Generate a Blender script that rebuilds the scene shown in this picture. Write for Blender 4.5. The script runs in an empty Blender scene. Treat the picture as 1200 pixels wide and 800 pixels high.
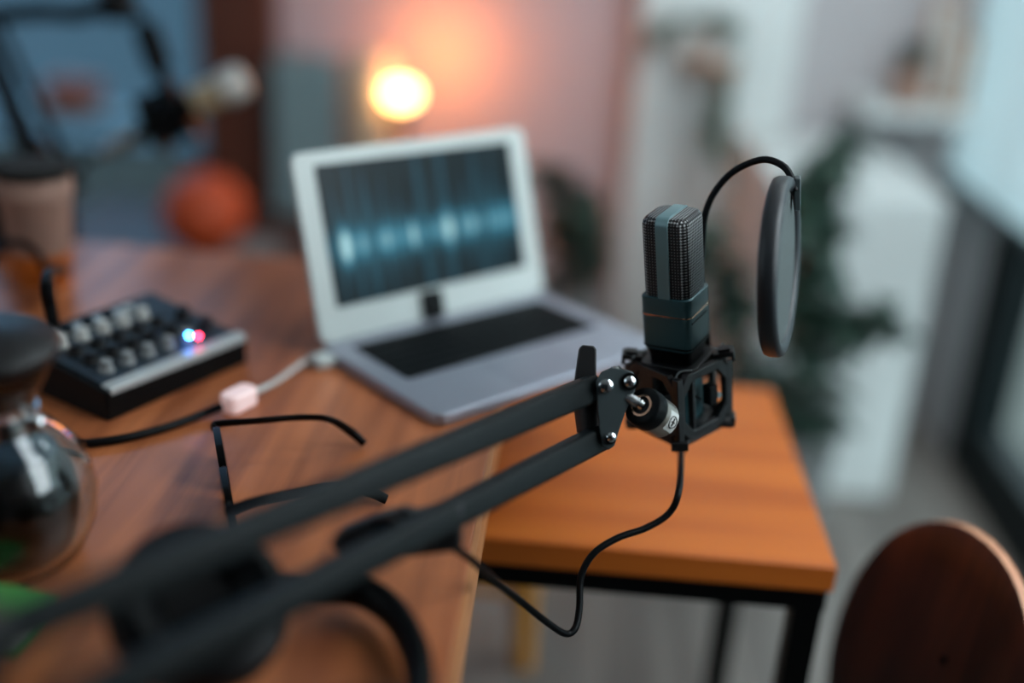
import bpy, bmesh, math, random
from mathutils import Vector, Matrix, noise
random.seed(7)
PI = math.pi
scn = bpy.context.scene
COL = scn.collection

# ---------------------------------------------------------------- camera
RIGHT = Vector((0.99626282, 0.0655369, 0.0562611))
DOWN = Vector((0.07679197, -0.37388772, -0.92428944))
FWD = Vector((-0.03953973, 0.9251556, -0.37752314))
EYE = Vector((0, 0, 1.2))
cam_d = bpy.data.cameras.new('camera'); cam = bpy.data.objects.new('camera', cam_d); COL.objects.link(cam)
cam.matrix_world = Matrix(((RIGHT.x, -DOWN.x, -FWD.x, EYE.x), (RIGHT.y, -DOWN.y, -FWD.y, EYE.y), (RIGHT.z, -DOWN.z, -FWD.z, EYE.z), (0, 0, 0, 1)))
cam_d.sensor_width = 36; cam_d.lens = 39; cam_d.clip_start = 0.02
cam_d.dof.use_dof = True; cam_d.dof.focus_distance = 0.865; cam_d.dof.aperture_fstop = 0.85
scn.camera = cam
scn.view_settings.view_transform = 'Standard'; scn.view_settings.look = 'None'
scn.view_settings.gamma = 1.0; scn.view_settings.use_curve_mapping = False
scn.view_settings.exposure = 0.0

# ---------------------------------------------------------------- world, window daylight and added fill lights
w = bpy.data.worlds.new('world'); scn.world = w; w.use_nodes = True
wn = w.node_tree; bg = wn.nodes['Background']
wtc = wn.nodes.new('ShaderNodeTexCoord'); wsp = wn.nodes.new('ShaderNodeSeparateXYZ'); wcr = wn.nodes.new('ShaderNodeValToRGB')
wn.links.new(wtc.outputs['Generated'], wsp.inputs[0]); wn.links.new(wsp.outputs[2], wcr.inputs[0]); wn.links.new(wcr.outputs[0], bg.inputs[0])
wcr.color_ramp.elements[0].position = 0.0; wcr.color_ramp.elements[0].color = (0.065, 0.078, 0.08, 1)      # overcast day: pale ground, brighter sky
wcr.color_ramp.elements[1].position = 0.35; wcr.color_ramp.elements[1].color = (0.80, 0.92, 1.0, 1)
bg.inputs[1].default_value = 4.2

def area(name, loc, target, sx, sy, energy, color):
    l = bpy.data.lights.new(name, 'AREA'); l.shape = 'RECTANGLE'; l.size = sx; l.size_y = sy
    l.energy = energy; l.color = color
    o = bpy.data.objects.new(name, l); COL.objects.link(o); o.location = loc
    d = Vector(target) - Vector(loc); o.rotation_euler = d.to_track_quat('-Z', 'Y').to_euler()
    return o
area('daylight_right_window', (0.89, 0.85, 1.45), (0.1, 1.9, 0.7), 1.1, 0.9, 26, (0.86, 0.95, 1.0))
area('fill_above_blind', (0.82, 1.75, 2.0), (0.35, 2.8, 0.5), 0.9, 0.5, 17, (0.90, 0.97, 1.0))  # added fill high by the blind, brightens the back walls
area('fill_left_room', (-1.9, 0.1, 1.6), (0.1, 1.0, 0.85), 1.2, 1.0, 8, (0.72, 0.90, 1.0))  # unseen soft fill added to light the microphone from the front left

# ---------------------------------------------------------------- helpers
def at(px, py, d):
    """point of the place seen along a direction, at depth d in metres"""
    return EYE + (RIGHT*((px-600)/1300) + DOWN*((py-400)/1300) + FWD)*d
def on(px, py, z):
    r = RIGHT*((px-600)/1300) + DOWN*((py-400)/1300) + FWD
    return EYE + r*((z-1.2)/r.z)
def V(*a): return Vector(a)
def lin(c):
    return tuple((x/12.92 if x <= 0.04045 else ((x+0.055)/1.055)**2.4) for x in (v/255 for v in c))

def M(name, col, rough=0.5, metal=0.0, spec=0.5, **k):
    m = bpy.data.materials.new(name); m.use_nodes = True
    nt = m.node_tree; b = nt.nodes['Principled BSDF']
    c = (*lin(col), 1)
    b.inputs['Roughness'].default_value = rough; b.inputs['Metallic'].default_value = metal
    b.inputs['Specular IOR Level'].default_value = spec
    # gentle procedural variation of the base colour
    n = nt.nodes.new('ShaderNodeTexNoise'); n.inputs['Scale'].default_value = k.get('scale', 30)
    n.inputs['Detail'].default_value = 3
    tc = nt.nodes.new('ShaderNodeTexCoord'); nt.links.new(tc.outputs['Object'], n.inputs['Vector'])
    mx = nt.nodes.new('ShaderNodeMix'); mx.data_type = 'RGBA'
    v = k.get('var', 0.12)
    mx.inputs[6].default_value = (*[x*(1-v) for x in c[:3]], 1); mx.inputs[7].default_value = (*[min(1, x*(1+v)) for x in c[:3]], 1)
    nt.links.new(n.outputs['Fac'], mx.inputs[0]); nt.links.new(mx.outputs[2], b.inputs['Base Color'])
    if 'trans' in k:
        b.inputs['Transmission Weight'].default_value = k['trans']; b.inputs['IOR'].default_value = k.get('ior', 1.45)
    if 'emit' in k:
        b.inputs['Emission Color'].default_value = (*lin(k['emit'][:3]), 1); b.inputs['Emission Strength'].default_value = k['emit'][3]
    if 'bump' in k:
        bp = nt.nodes.new('ShaderNodeBump'); bp.inputs['Strength'].default_value = k['bump']; bp.inputs['Distance'].default_value = 0.002
        nt.links.new(n.outputs['Fac'], bp.inputs['Height']); nt.links.new(bp.outputs['Normal'], b.inputs['Normal'])
    if 'sheen' in k: b.inputs['Sheen Weight'].default_value = k['sheen']
    return m

def wood(name, c1, c2, axis='Y', rough=0.35, scale=1.0, plank=None, spec=0.5):
    """wood: long streaks along one axis; optional plank joints"""
    m = bpy.data.materials.new(name); m.use_nodes = True; nt = m.node_tree; b = nt.nodes['Principled BSDF']
    L = nt.links.new
    tc = nt.nodes.new('ShaderNodeTexCoord'); mp = nt.nodes.new('ShaderNodeMapping')
    s = {'X': (1.5, 28, 28), 'Y': (28, 1.5, 28), 'Z': (28, 28, 1.5)}[axis]
    mp.inputs['Scale'].default_value = tuple(v*scale for v in s)
    L(tc.outputs['Object'], mp.inputs['Vector'])
    n = nt.nodes.new('ShaderNodeTexNoise'); n.inputs['Scale'].default_value = 1; n.inputs['Detail'].default_value = 5; n.inputs['Distortion'].default_value = 0.6
    L(mp.outputs['Vector'], n.inputs['Vector'])
    cr = nt.nodes.new('ShaderNodeValToRGB')
    cr.color_ramp.elements[0].position = 0.3; cr.color_ramp.elements[0].color = (*lin(c1), 1)
    cr.color_ramp.elements[1].position = 0.7; cr.color_ramp.elements[1].color = (*lin(c2), 1)
    L(n.outputs['Fac'], cr.inputs['Fac'])
    out = cr.outputs['Color']
    if plank:
        br = nt.nodes.new('ShaderNodeTexBrick'); br.inputs['Scale'].default_value = 1
        br.inputs['Brick Width'].default_value = plank[0]; br.inputs['Row Height'].default_value = plank[1]
        br.inputs['Mortar Size'].default_value = plank[2]
        br.inputs['Color1'].default_value = (1, 1, 1, 1); br.inputs['Color2'].default_value = (0.72, 0.72, 0.72, 1); br.inputs['Mortar'].default_value = (0.25, 0.25, 0.25, 1)
        m2 = nt.nodes.new('ShaderNodeMapping')
        if axis == 'Y': m2.inputs['Rotation'].default_value = (0, 0, PI/2)
        L(tc.outputs['Object'], m2.inputs['Vector']); L(m2.outputs['Vector'], br.inputs['Vector'])
        mu = nt.nodes.new('ShaderNodeMix'); mu.data_type = 'RGBA'; mu.blend_type = 'MULTIPLY'; mu.inputs[0].default_value = 1
        L(out, mu.inputs[6]); L(br.outputs['Color'], mu.inputs[7]); out = mu.outputs[2]
    L(out, b.inputs['Base Color']); b.inputs['Roughness'].default_value = rough; b.inputs['Specular IOR Level'].default_value = spec
    return m

def tag(o, label=None, cat=None, group=None, kind=None):
    if label: o['label'] = label
    if cat: o['category'] = cat
    if group: o['group'] = group
    if kind: o['kind'] = kind
    return o
def thing(name, label, cat, loc, group=None, rot=None):
    o = bpy.data.objects.new(name, None); COL.objects.link(o); o.empty_display_size = 0.03
    o.location = loc
    if rot is not None: o.rotation_euler = rot
    return tag(o, label, cat, group)
def chain(o):
    m = Matrix.Identity(4)
    while o is not None:
        m = Matrix.LocRotScale(o.location, o.rotation_euler, o.scale) @ m; o = o.parent
    return m
def obj(name, bm, mat, parent=None, smooth=True, origin=None, local=False, bevel=0, sub=0, angle=40):
    """link a bmesh (built in world space unless local) as ONE mesh object"""
    if parent is not None and not local:
        bm.transform(chain(parent).inverted())
    loc = None
    if parent is None:
        xs = [v.co.x for v in bm.verts]; ys = [v.co.y for v in bm.verts]; zs = [v.co.z for v in bm.verts]
        loc = Vector(origin) if origin is not None else V((min(xs)+max(xs))/2, (min(ys)+max(ys))/2, min(zs))
        bm.transform(Matrix.Translation(-loc))
    bmesh.ops.recalc_face_normals(bm, faces=bm.faces)
    me = bpy.data.meshes.new(name); bm.to_mesh(me); bm.free()
    for p in me.polygons: p.use_smooth = smooth
    o = bpy.data.objects.new(name, me); COL.objects.link(o)
    if loc is not None: o.location = loc
    o.parent = parent
    for mm in (mat if isinstance(mat, (list, tuple)) else [mat]): me.materials.append(mm)
    if bevel:
        b = o.modifiers.new('bevel', 'BEVEL'); b.width = bevel; b.segments = 3; b.limit_method = 'ANGLE'; b.angle_limit = math.radians(35)
    if sub:
        s = o.modifiers.new('sub', 'SUBSURF'); s.levels = sub; s.render_levels = sub
    if smooth:
        me.set_sharp_from_angle(angle=math.radians(angle))
    return o
def BM(): return bmesh.new()
def frame(o, x, y, z):
    x, y, z = Vector(x).normalized(), Vector(y).normalized(), Vector(z).normalized()
    return Matrix(((x.x, y.x, z.x, o[0]), (x.y, y.y, z.y, o[1]), (x.z, y.z, z.z, o[2]), (0, 0, 0, 1)))
def axisframe(p, d, up=(0, 0, 1)):
    z = Vector(d).normalized(); u = Vector(up)
    if abs(z.dot(u.normalized())) > 0.98: u = V(1, 0, 0)
    x = u.cross(z).normalized(); y = z.cross(x)
    return frame(p, x, y, z)
def box(bm, c, s, mt=None):
    """box of size s centred at c, optional matrix applied after"""
    r = bmesh.ops.create_cube(bm, size=1)['verts']
    m = Matrix.Translation(Vector(c)) @ Matrix.Diagonal((s[0], s[1], s[2], 1))
    if mt is not None: m = mt @ m
    bmesh.ops.transform(bm, matrix=m, verts=r); return r
def bx(bm, x0, x1, y0, y1, z0, z1, mt=None):
    return box(bm, ((x0+x1)/2, (y0+y1)/2, (z0+z1)/2), (x1-x0, y1-y0, z1-z0), mt)
def cyl(bm, p0, p1, r0, r1=None, seg=24, cap=True):
    p0, p1 = Vector(p0), Vector(p1); r1 = r0 if r1 is None else r1
    mt = axisframe(p0, p1-p0); L = (p1-p0).length
    a = [bm.verts.new(mt @ V(r0*math.cos(2*PI*i/seg), r0*math.sin(2*PI*i/seg), 0)) for i in range(seg)]
    b = [bm.verts.new(mt @ V(r1*math.cos(2*PI*i/seg), r1*math.sin(2*PI*i/seg), L)) for i in range(seg)]
    for i in range(seg):
        j = (i+1) % seg; bm.faces.new((a[i], a[j], b[j], b[i]))
    if cap: bm.faces.new(a[::-1]); bm.faces.new(b)
def lathe(bm, prof, mt=None, seg=40, closed=False):
    """prof: (r, z) pairs turned about z"""
    mt = mt or Matrix.Identity(4); rings = []
    for r, z in prof:
        if r < 1e-6: rings.append([bm.verts.new(mt @ V(0, 0, z))])
        else: rings.append([bm.verts.new(mt @ V(r*math.cos(2*PI*i/seg), r*math.sin(2*PI*i/seg), z)) for i in range(seg)])
    pairs = list(zip(rings, rings[1:])) + ([(rings[-1], rings[0])] if closed else [])
    for a, b in pairs:
        for i in range(seg):
            j = (i+1) % seg
            if len(a) == 1 and len(b) == 1: continue
            if len(a) == 1: bm.faces.new((a[0], b[j], b[i]))
            elif len(b) == 1: bm.faces.new((a[i], a[j], b[0]))
            else: bm.faces.new((a[i], a[j], b[j], b[i]))
def spline(pts, n=10):
    P = [Vector(p) for p in pts]; P = [2*P[0]-P[1]] + P + [2*P[-1]-P[-2]]; out = []
    for i in range(1, len(P)-2):
        for k in range(n):
            t = k/n; a, b, c, d = P[i-1:i+3]
            out.append(0.5*((2*b) + (c-a)*t + (2*a-5*b+4*c-d)*t*t + (3*b-a-3*c+d)*t**3))
    out.append(P[-2]); return out
def tube(bm, pts, r, seg=12, n=8, smooth=True, flat=None, up=(0, 0, 1)):
    """tube along a curve; r number or list per given point; flat=(w,h) for a strap-like section"""
    rs = r if isinstance(r, (list, tuple)) else [r]*len(pts)
    C = spline(pts, n) if smooth else [Vector(p) for p in pts]
    m = len(C); N = len(pts)-1
    prev = None; rings = []
    for i, p in enumerate(C):
        t = (C[min(i+1, m-1)] - C[max(i-1, 0)]).normalized()
        if prev is None:
            u = Vector(up); u = u if abs(t.dot(u)) < 0.95 else V(1, 0, 0)
            x = (u - t*u.dot(t)).normalized()
        else: x = (prev - t*prev.dot(t)).normalized()
        prev = x; y = t.cross(x)
        f = i/(m-1)*N; k = min(int(f), N-1); rr = rs[k]*(1-(f-k)) + rs[k+1]*(f-k)
        a, b = (rr, rr) if flat is None else (flat[0]*rr, flat[1]*rr)
        rings.append([bm.verts.new(p + x*a*math.cos(2*PI*j/seg) + y*b*math.sin(2*PI*j/seg)) for j in range(seg)])
    for A, B in zip(rings, rings[1:]):
        for j in range(seg):
            l = (j+1) % seg; bm.faces.new((A[j], A[l], B[l], B[j]))
    bm.faces.new(rings[0][::-1]); bm.faces.new(rings[-1])
def prism(bm, outline, h0, h1, mt):
    """extrude a 2D outline (x,y) from z=h0 to h1 in frame mt"""
    a = [bm.verts.new(mt @ V(x, y, h0)) for x, y in outline]; b = [bm.verts.new(mt @ V(x, y, h1)) for x, y in outline]
    n = len(a)
    for i in range(n):
        j = (i+1) % n; bm.faces.new((a[i], a[j], b[j], b[i]))
    bm.faces.new(a[::-1]); bm.faces.new(b)
def ringprism(bm, outer, inner, h0, h1, mt):
    n = len(outer)
    A = [[bm.verts.new(mt @ V(x, y, h)) for x, y in o] for h in (h0, h1) for o in (outer, inner)]
    oa, ia, ob, ib = A
    for i in range(n):
        j = (i+1) % n
        bm.faces.new((oa[i], oa[j], ob[j], ob[i])); bm.faces.new((ia[j], ia[i], ib[i], ib[j]))
        bm.faces.new((oa[j], oa[i], ia[i], ia[j])); bm.faces.new((ob[i], ob[j], ib[j], ib[i]))
def rrect(w, h, r, n=6, cx=0, cy=0):
    o = []
    for sx, sy, a0 in ((1, 1, 0), (-1, 1, PI/2), (-1, -1, PI), (1, -1, 1.5*PI)):
        for k in range(n+1):
            a = a0 + k/n*PI/2
            o.append((cx+sx*(w/2-r)+r*math.cos(a), cy+sy*(h/2-r)+r*math.sin(a)))
    return o
def sphere(bm, c, r, mt=None, seg=32, scale=(1, 1, 1)):
    v = bmesh.ops.create_uvsphere(bm, u_segments=seg, v_segments=seg//2, radius=r)['verts']
    m = Matrix.Translation(Vector(c)) @ Matrix.Diagonal((*scale, 1))
    if mt is not None: m = mt @ m
    bmesh.ops.transform(bm, matrix=m, verts=v)

# ---------------------------------------------------------------- materials
def brick_mat():
    m = M('white_painted_brick', (214, 220, 219), 0.7); nt = m.node_tree; b = nt.nodes['Principled BSDF']
    tc = nt.nodes.new('ShaderNodeTexCoord'); mp = nt.nodes.new('ShaderNodeMapping'); mp.inputs['Rotation'].default_value = (PI/2, 0, 0)
    br = nt.nodes.new('ShaderNodeTexBrick'); br.inputs['Scale'].default_value = 1; br.inputs['Brick Width'].default_value = 0.2; br.inputs['Row Height'].default_value = 0.065; br.inputs['Mortar Size'].default_value = 0.006
    nt.links.new(tc.outputs['Object'], mp.inputs['Vector']); nt.links.new(mp.outputs['Vector'], br.inputs['Vector'])
    bp = nt.nodes.new('ShaderNodeBump'); bp.inputs['Distance'].default_value = 0.01; bp.inputs['Strength'].default_value = 0.6; bp.invert = True
    nt.links.new(br.outputs['Fac'], bp.inputs['Height']); nt.links.new(bp.outputs['Normal'], b.inputs['Normal'])
    return m
m_brick = brick_mat()
m_wall = M('grey_plaster', (178, 174, 176), 0.8, var=0.04, scale=4)
m_walll = M('lilac_plaster', (176, 164, 170), 0.8, var=0.04, scale=4)
m_white = M('white_paint', (208, 214, 213), 0.5, var=0.03)
m_green = M('dark_green_frame', (8, 19, 21), 0.6, 0, 0.2)
m_floor = wood('grey_floor_boards', (92, 86, 82), (128, 122, 116), 'Y', 0.55, 0.6, (1.1, 0.14, 0.003))
m_desk = wood('red_brown_desk_wood', (122, 62, 35), (196, 116, 70), 'Y', 0.33, 1.0)
m_edge = wood('light_desk_edge', (160, 100, 58), (196, 132, 84), 'Y', 0.4)
m_table = wood('orange_table_wood', (156, 74, 20), (190, 102, 34), 'X', 0.42, 0.7, None, 0.3)
m_black = M('black_metal', (4, 5, 6), 0.42, 0, 0.12)
m_blackp = M('black_plastic', (12, 13, 15), 0.45)
m_arm = M('arm_dark_metal', (11, 17, 18), 0.5, 0.0, 0.16)
m_rubber = M('black_rubber', (4, 6, 8), 0.45, 0, 0.13)
m_plate = M('grey_bracket', (66, 76, 78), 0.42, 0.5)
m_chrome = M('bright_steel', (205, 208, 210), 0.16, 1.0)
m_sleeve = M('satin_nickel', (172, 160, 150), 0.3, 1.0)
m_copper = M('copper_band', (214, 168, 140), 0.2, 1.0)
m_teal = M('teal_grey_enamel', (54, 90, 96), 0.36, 0.35, scale=900, bump=0.02, var=0.05)
m_strap = M('teal_grey_strap', (104, 134, 138), 0.38, 0.3, var=0.04)
m_label = M('white_label', (188, 188, 184), 0.45)
m_lap = M('laptop_aluminium', (156, 160, 172), 0.38, 0.55, var=0.02)
m_bez = M('pale_lid_bezel', (178, 184, 181), 0.45, 0.0, var=0.02)
m_keys = M('black_keys', (8, 12, 15), 0.6, 0, 0.12)
m_keyin = M('trackpad_metal', (146, 150, 162), 0.35, 0.5, var=0.01)
m_glass = M('clear_glass', (235, 240, 240), 0.02, 0, trans=1.0, ior=1.45, var=0)
def pane(name, tint, gloss=0.06):
    m = bpy.data.materials.new(name); m.use_nodes = True; nt = m.node_tree; nt.nodes.remove(nt.nodes['Principled BSDF'])
    t = nt.nodes.new('ShaderNodeBsdfTransparent'); t.inputs[0].default_value = (*tint, 1); g = nt.nodes.new('ShaderNodeBsdfGlossy'); g.inputs['Roughness'].default_value = 0.02
    x = nt.nodes.new('ShaderNodeMixShader'); x.inputs[0].default_value = gloss; nt.links.new(t.outputs[0], x.inputs[1]); nt.links.new(g.outputs[0], x.inputs[2]); nt.links.new(x.outputs[0], nt.nodes['Material Output'].inputs['Surface'])
    return m
m_pane = pane('window_glass', (0.9, 0.95, 0.94))
m_coffee = M('dark_coffee', (10, 5, 3), 0.3, 0, 0.3)
m_terr = M('pale_terracotta', (150, 118, 104), 0.7)
m_soil = M('dark_soil', (18, 15, 12), 0.95, bump=1)
m_leafd = M('deep_green_leaf', (24, 52, 40), 0.4, scale=15, var=0.3)
m_leafm = M('mid_green_leaf', (62, 88, 62), 0.5, scale=15, var=0.3)
m_stem = M('green_stem', (46, 62, 36), 0.6)
m_greyp = M('grey_planter', (120, 122, 122), 0.6)
m_postw = wood('dark_post_wood', (66, 30, 16), (98, 46, 24), 'Z', 0.55)
m_walnut = wood('chair_walnut', (46, 18, 10), (104, 46, 25), 'Z', 0.38, 1.2)
m_plyedge = wood('chair_ply_edge', (160, 104, 74), (196, 140, 106), 'Z', 0.5)
m_yellow = wood('yellow_pine', (196, 124, 24), (222, 150, 40), 'Z', 0.45)
m_dresser = wood('brown_dresser', (52, 30, 22), (80, 48, 34), 'X', 0.5)
m_frame = wood('tan_frame_wood', (138, 100, 72), (172, 130, 98), 'Z', 0.5)
m_orange = M('orange_ball_rubber', (182, 66, 20), 0.6, scale=500, bump=0.3)
m_tealp = M('grey_teal_panel', (120, 142, 146), 0.6)

# ---------------------------------------------------------------- the room
YB = 2.80; XR = 0.95
def struct(name, bm, mat, **k): return tag(obj(name, bm, mat, None, smooth=False, **k), kind='structure')
b = BM(); bx(b, -2.2, 1.05, -1.6, 3.2, -0.06, 0.0); struct('floor', b, m_floor)
b = BM(); bx(b, -2.2, 1.05, -1.6, 3.2, 2.35, 2.40); struct('ceiling', b, m_white)
b = BM(); bx(b, -0.79, 0.15, 2.95, 3.1, 0, 2.35); struct('wall_back', b, m_walll)
b = BM(); bx(b, 0.15, 0.535, 2.82, 3.1, 0, 2.35); struct('wall_pillar', b, m_brick)
b = BM(); bx(b, 0.535, XR+0.1, 2.86, 3.1, 0, 2.35); struct('wall_alcove', b, m_wall)
b = BM(); bx(b, -2.2, 1.05, -1.7, -1.6, 0, 2.35); struct('wall_behind', b, M('bounce_cut_dark', (70, 74, 78), 0.8))  # unseen wall, added and kept dark to cut fill and bounce light
# right wall: strip beside the corner, window opening (frame to the floor), wall above
b = BM(); bx(b, XR, XR+0.1, 2.42, 2.86, 0, 0.58); bx(b, XR, XR+0.1, 2.76, 2.86, 0.58, 2.35); bx(b, XR, XR+0.1, 2.42, 2.76, 2.15, 2.35); bx(b, XR, XR+0.1, 0.2, 2.42, 2.15, 2.35); bx(b, XR, XR+0.1, -1.6, 0.2, 0, 2.35); struct('wall_right', b, m_wall)
def sroot(name, loc):
    o = bpy.data.objects.new(name, None); COL.objects.link(o); o.location = loc; o['kind'] = 'structure'; return o
w1 = sroot('window_1', (XR+0.04, 1.3, 0))
b = BM()
bx(b, XR-0.005, XR+0.06, 2.28, 2.42, 0, 0.60); bx(b, XR+0.03, XR+0.06, 2.395, 2.42, 0.60, 2.15); bx(b, XR-0.005, XR+0.06, 0.2, 0.28, 0, 2.15)
bx(b, XR-0.005, XR+0.06, 0.28, 2.28, 0, 0.15); bx(b, XR-0.005, XR+0.06, 0.28, 2.42, 2.08, 2.15)
obj('window_frame', b, m_green, w1, smooth=False, bevel=0.004)
b = BM(); bx(b, XR+0.005, XR+0.05, 1.20, 1.27, 0.09, 2.08); obj('mullion', b, m_green, w1, smooth=False, bevel=0.004)
b = BM(); bx(b, XR+0.025, XR+0.031, 0.28, 2.40, 0.09, 2.08); bx(b, XR+0.025, XR+0.031, 2.42, 2.76, 0.58, 2.15); obj('glass_pane', b, m_pane, w1, smooth=False)
# left window in the back wall with a low parapet below it
b = BM(); bx(b, -2.2, -0.97, 3.0, 3.1, 0, 0.42); bx(b, -2.2, -0.97, 3.0, 3.1, 2.1, 2.35); struct('wall_parapet', b, m_tealp)
b = BM(); bx(b, -2.3, -2.2, -1.6, 3.1, 0, 2.35); struct('wall_left', b, m_walll)
w2 = sroot('window_2', (-1.58, 3.05, 0.42))
b = BM(); bx(b, -2.2, -0.97, 3.02, 3.07, 0.42, 0.48); bx(b, -2.2, -0.97, 3.02, 3.07, 2.04, 2.1); bx(b, -1.03, -0.97, 3.02, 3.07, 0.48, 2.04); obj('window_frame', b, m_tealp, w2, smooth=False)
mg = pane('daylight_blue_glass', (0.48, 0.66, 0.80))  # tint stands in for the blue light outside
b = BM(); bx(b, -2.2, -1.03, 3.04, 3.05, 0.48, 2.04); obj('glass_pane', b, mg, w2, smooth=False)
b = BM(); bx(b, -0.975, -0.785, 2.88, 3.1, 0, 2.35); struct('trim_1', b, m_postw)
# white half-height boxing below the alcove
b = BM(); bx(b, 0.42, 0.755, 2.19, 2.81, 0, 0.675); tag(obj('radiator_cover', b, m_white, None, smooth=False, bevel=0.006), 'plain white boxed cover standing in front of the alcove behind the tall plant', 'radiator cover')
# blind in front of the right window
rb = thing('window_blind', 'white blind hanging across the right window with a dark bottom bar', 'blind', (XR-0.02, 1.6, 0.6))
mb = M('white_blind_fabric', (226, 232, 234), 0.8, var=0.02)
nt = mb.node_tree; tr = nt.nodes.new('ShaderNodeBsdfTranslucent'); tr.inputs[0].default_value = (0.8, 0.88, 0.9, 1); ms = nt.nodes.new('ShaderNodeMixShader'); ms.inputs[0].default_value = 0.65
nt.links.new(nt.nodes['Principled BSDF'].outputs[0], ms.inputs[1]); nt.links.new(tr.outputs[0], ms.inputs[2]); nt.links.new(ms.outputs[0], nt.nodes['Material Output'].inputs['Surface'])
b = BM(); bx(b, XR-0.022, XR-0.019, 0.3, 2.77, 0.615, 2.2); obj('blind_fabric', b, mb, rb, smooth=False)
b = BM(); bx(b, XR-0.028, XR-0.012, 0.3, 2.77, 0.595, 0.617); obj('bottom_bar', b, m_plate, rb, smooth=False, bevel=0.003)
b = BM(); cyl(b, (XR-0.03, 0.3, 2.2), (XR-0.03, 2.77, 2.2), 0.025); obj('roller', b, m_white, rb)

# ---------------------------------------------------------------- desk, table, stool
ZD = 0.75
dk = thing('desk', 'large reddish brown wooden desk with a lighter side edge, under the laptop and mixer', 'desk', (-0.8, 0.7, 0))
b = BM(); bx(b, -1.5, -0.0505, 0.06, 1.33, ZD-0.045, ZD); obj('desktop', b, m_desk, dk, smooth=False, bevel=0.002)
b = BM(); bx(b, -0.0505, -0.046, 0.06, 1.33, ZD-0.045, ZD-0.0005); tag(obj('edge_band', b, m_edge, dk, smooth=False), 'light wooden edge strip')
for x in (-1.42, -0.2):
    for y in (0.14, 1.25):
        b = BM(); bx(b, x-0.02, x+0.02, y-0.02, y+0.02, 0, ZD-0.045); obj('leg', b, m_black, dk, smooth=False, bevel=0.002)
ZT = 0.63
tb = thing('side_table', 'orange brown wooden table on a black metal frame beside the desk', 'table', (0.08, 1.1, 0))
X0, X1, Y0, Y1 = -0.17, 0.279, 0.90, 1.305
b = BM(); bx(b, X0, X1, Y0, Y1, ZT-0.028, ZT); obj('table_top', b, m_table, tb, smooth=False, bevel=0.002)
fr = BM(); z0, z1 = ZT-0.052, ZT-0.028
bx(fr, X0, X1-0.004, Y0+0.004, Y0+0.03, z0, z1); bx(fr, X0, X1-0.004, Y1-0.03, Y1-0.004, z0, z1); bx(fr, X0, X0+0.026, Y0+0.03, Y1-0.03, z0, z1); bx(fr, X1-0.03, X1-0.004, Y0+0.03, Y1-0.03, z0, z1)
obj('frame', fr, m_black, tb, smooth=False)
for x in (X0+0.015, X1-0.019):
    for y in (Y0+0.019, Y1-0.017):
        b = BM(); bx(b, x-0.014, x+0.014, y-0.014, y+0.014, 0, z0); obj('leg', b, m_black, tb, smooth=False, bevel=0.001)
st = thing('wooden_stool', 'yellow pine stool standing on the floor under the orange table', 'stool', (-0.12, 1.62, 0))
b = BM(); bx(b, -0.26, 0.0, 1.5, 1.76, 0.40, 0.425); obj('seat', b, m_yellow, st, smooth=False, bevel=0.004)
for sx in (-1, 1):
    for sy in (-1, 1):
        b = BM(); p1 = V(-0.13+sx*0.10, 1.63+sy*0.10, 0.40); p0 = V(-0.13+sx*0.115, 1.63+sy*0.115, 0)
        cyl(b, p0, p1, 0.017, 0.023, 16); obj('leg', b, m_yellow, st)
b = BM(); cyl(b, (-0.24, 1.527, 0.14), (-0.02, 1.527, 0.14), 0.009); obj('rung', b, m_yellow, st)
b = BM(); cyl(b, (-0.24, 1.735, 0.14), (-0.02, 1.735, 0.14), 0.009); obj('rung', b, m_yellow, st)

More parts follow.
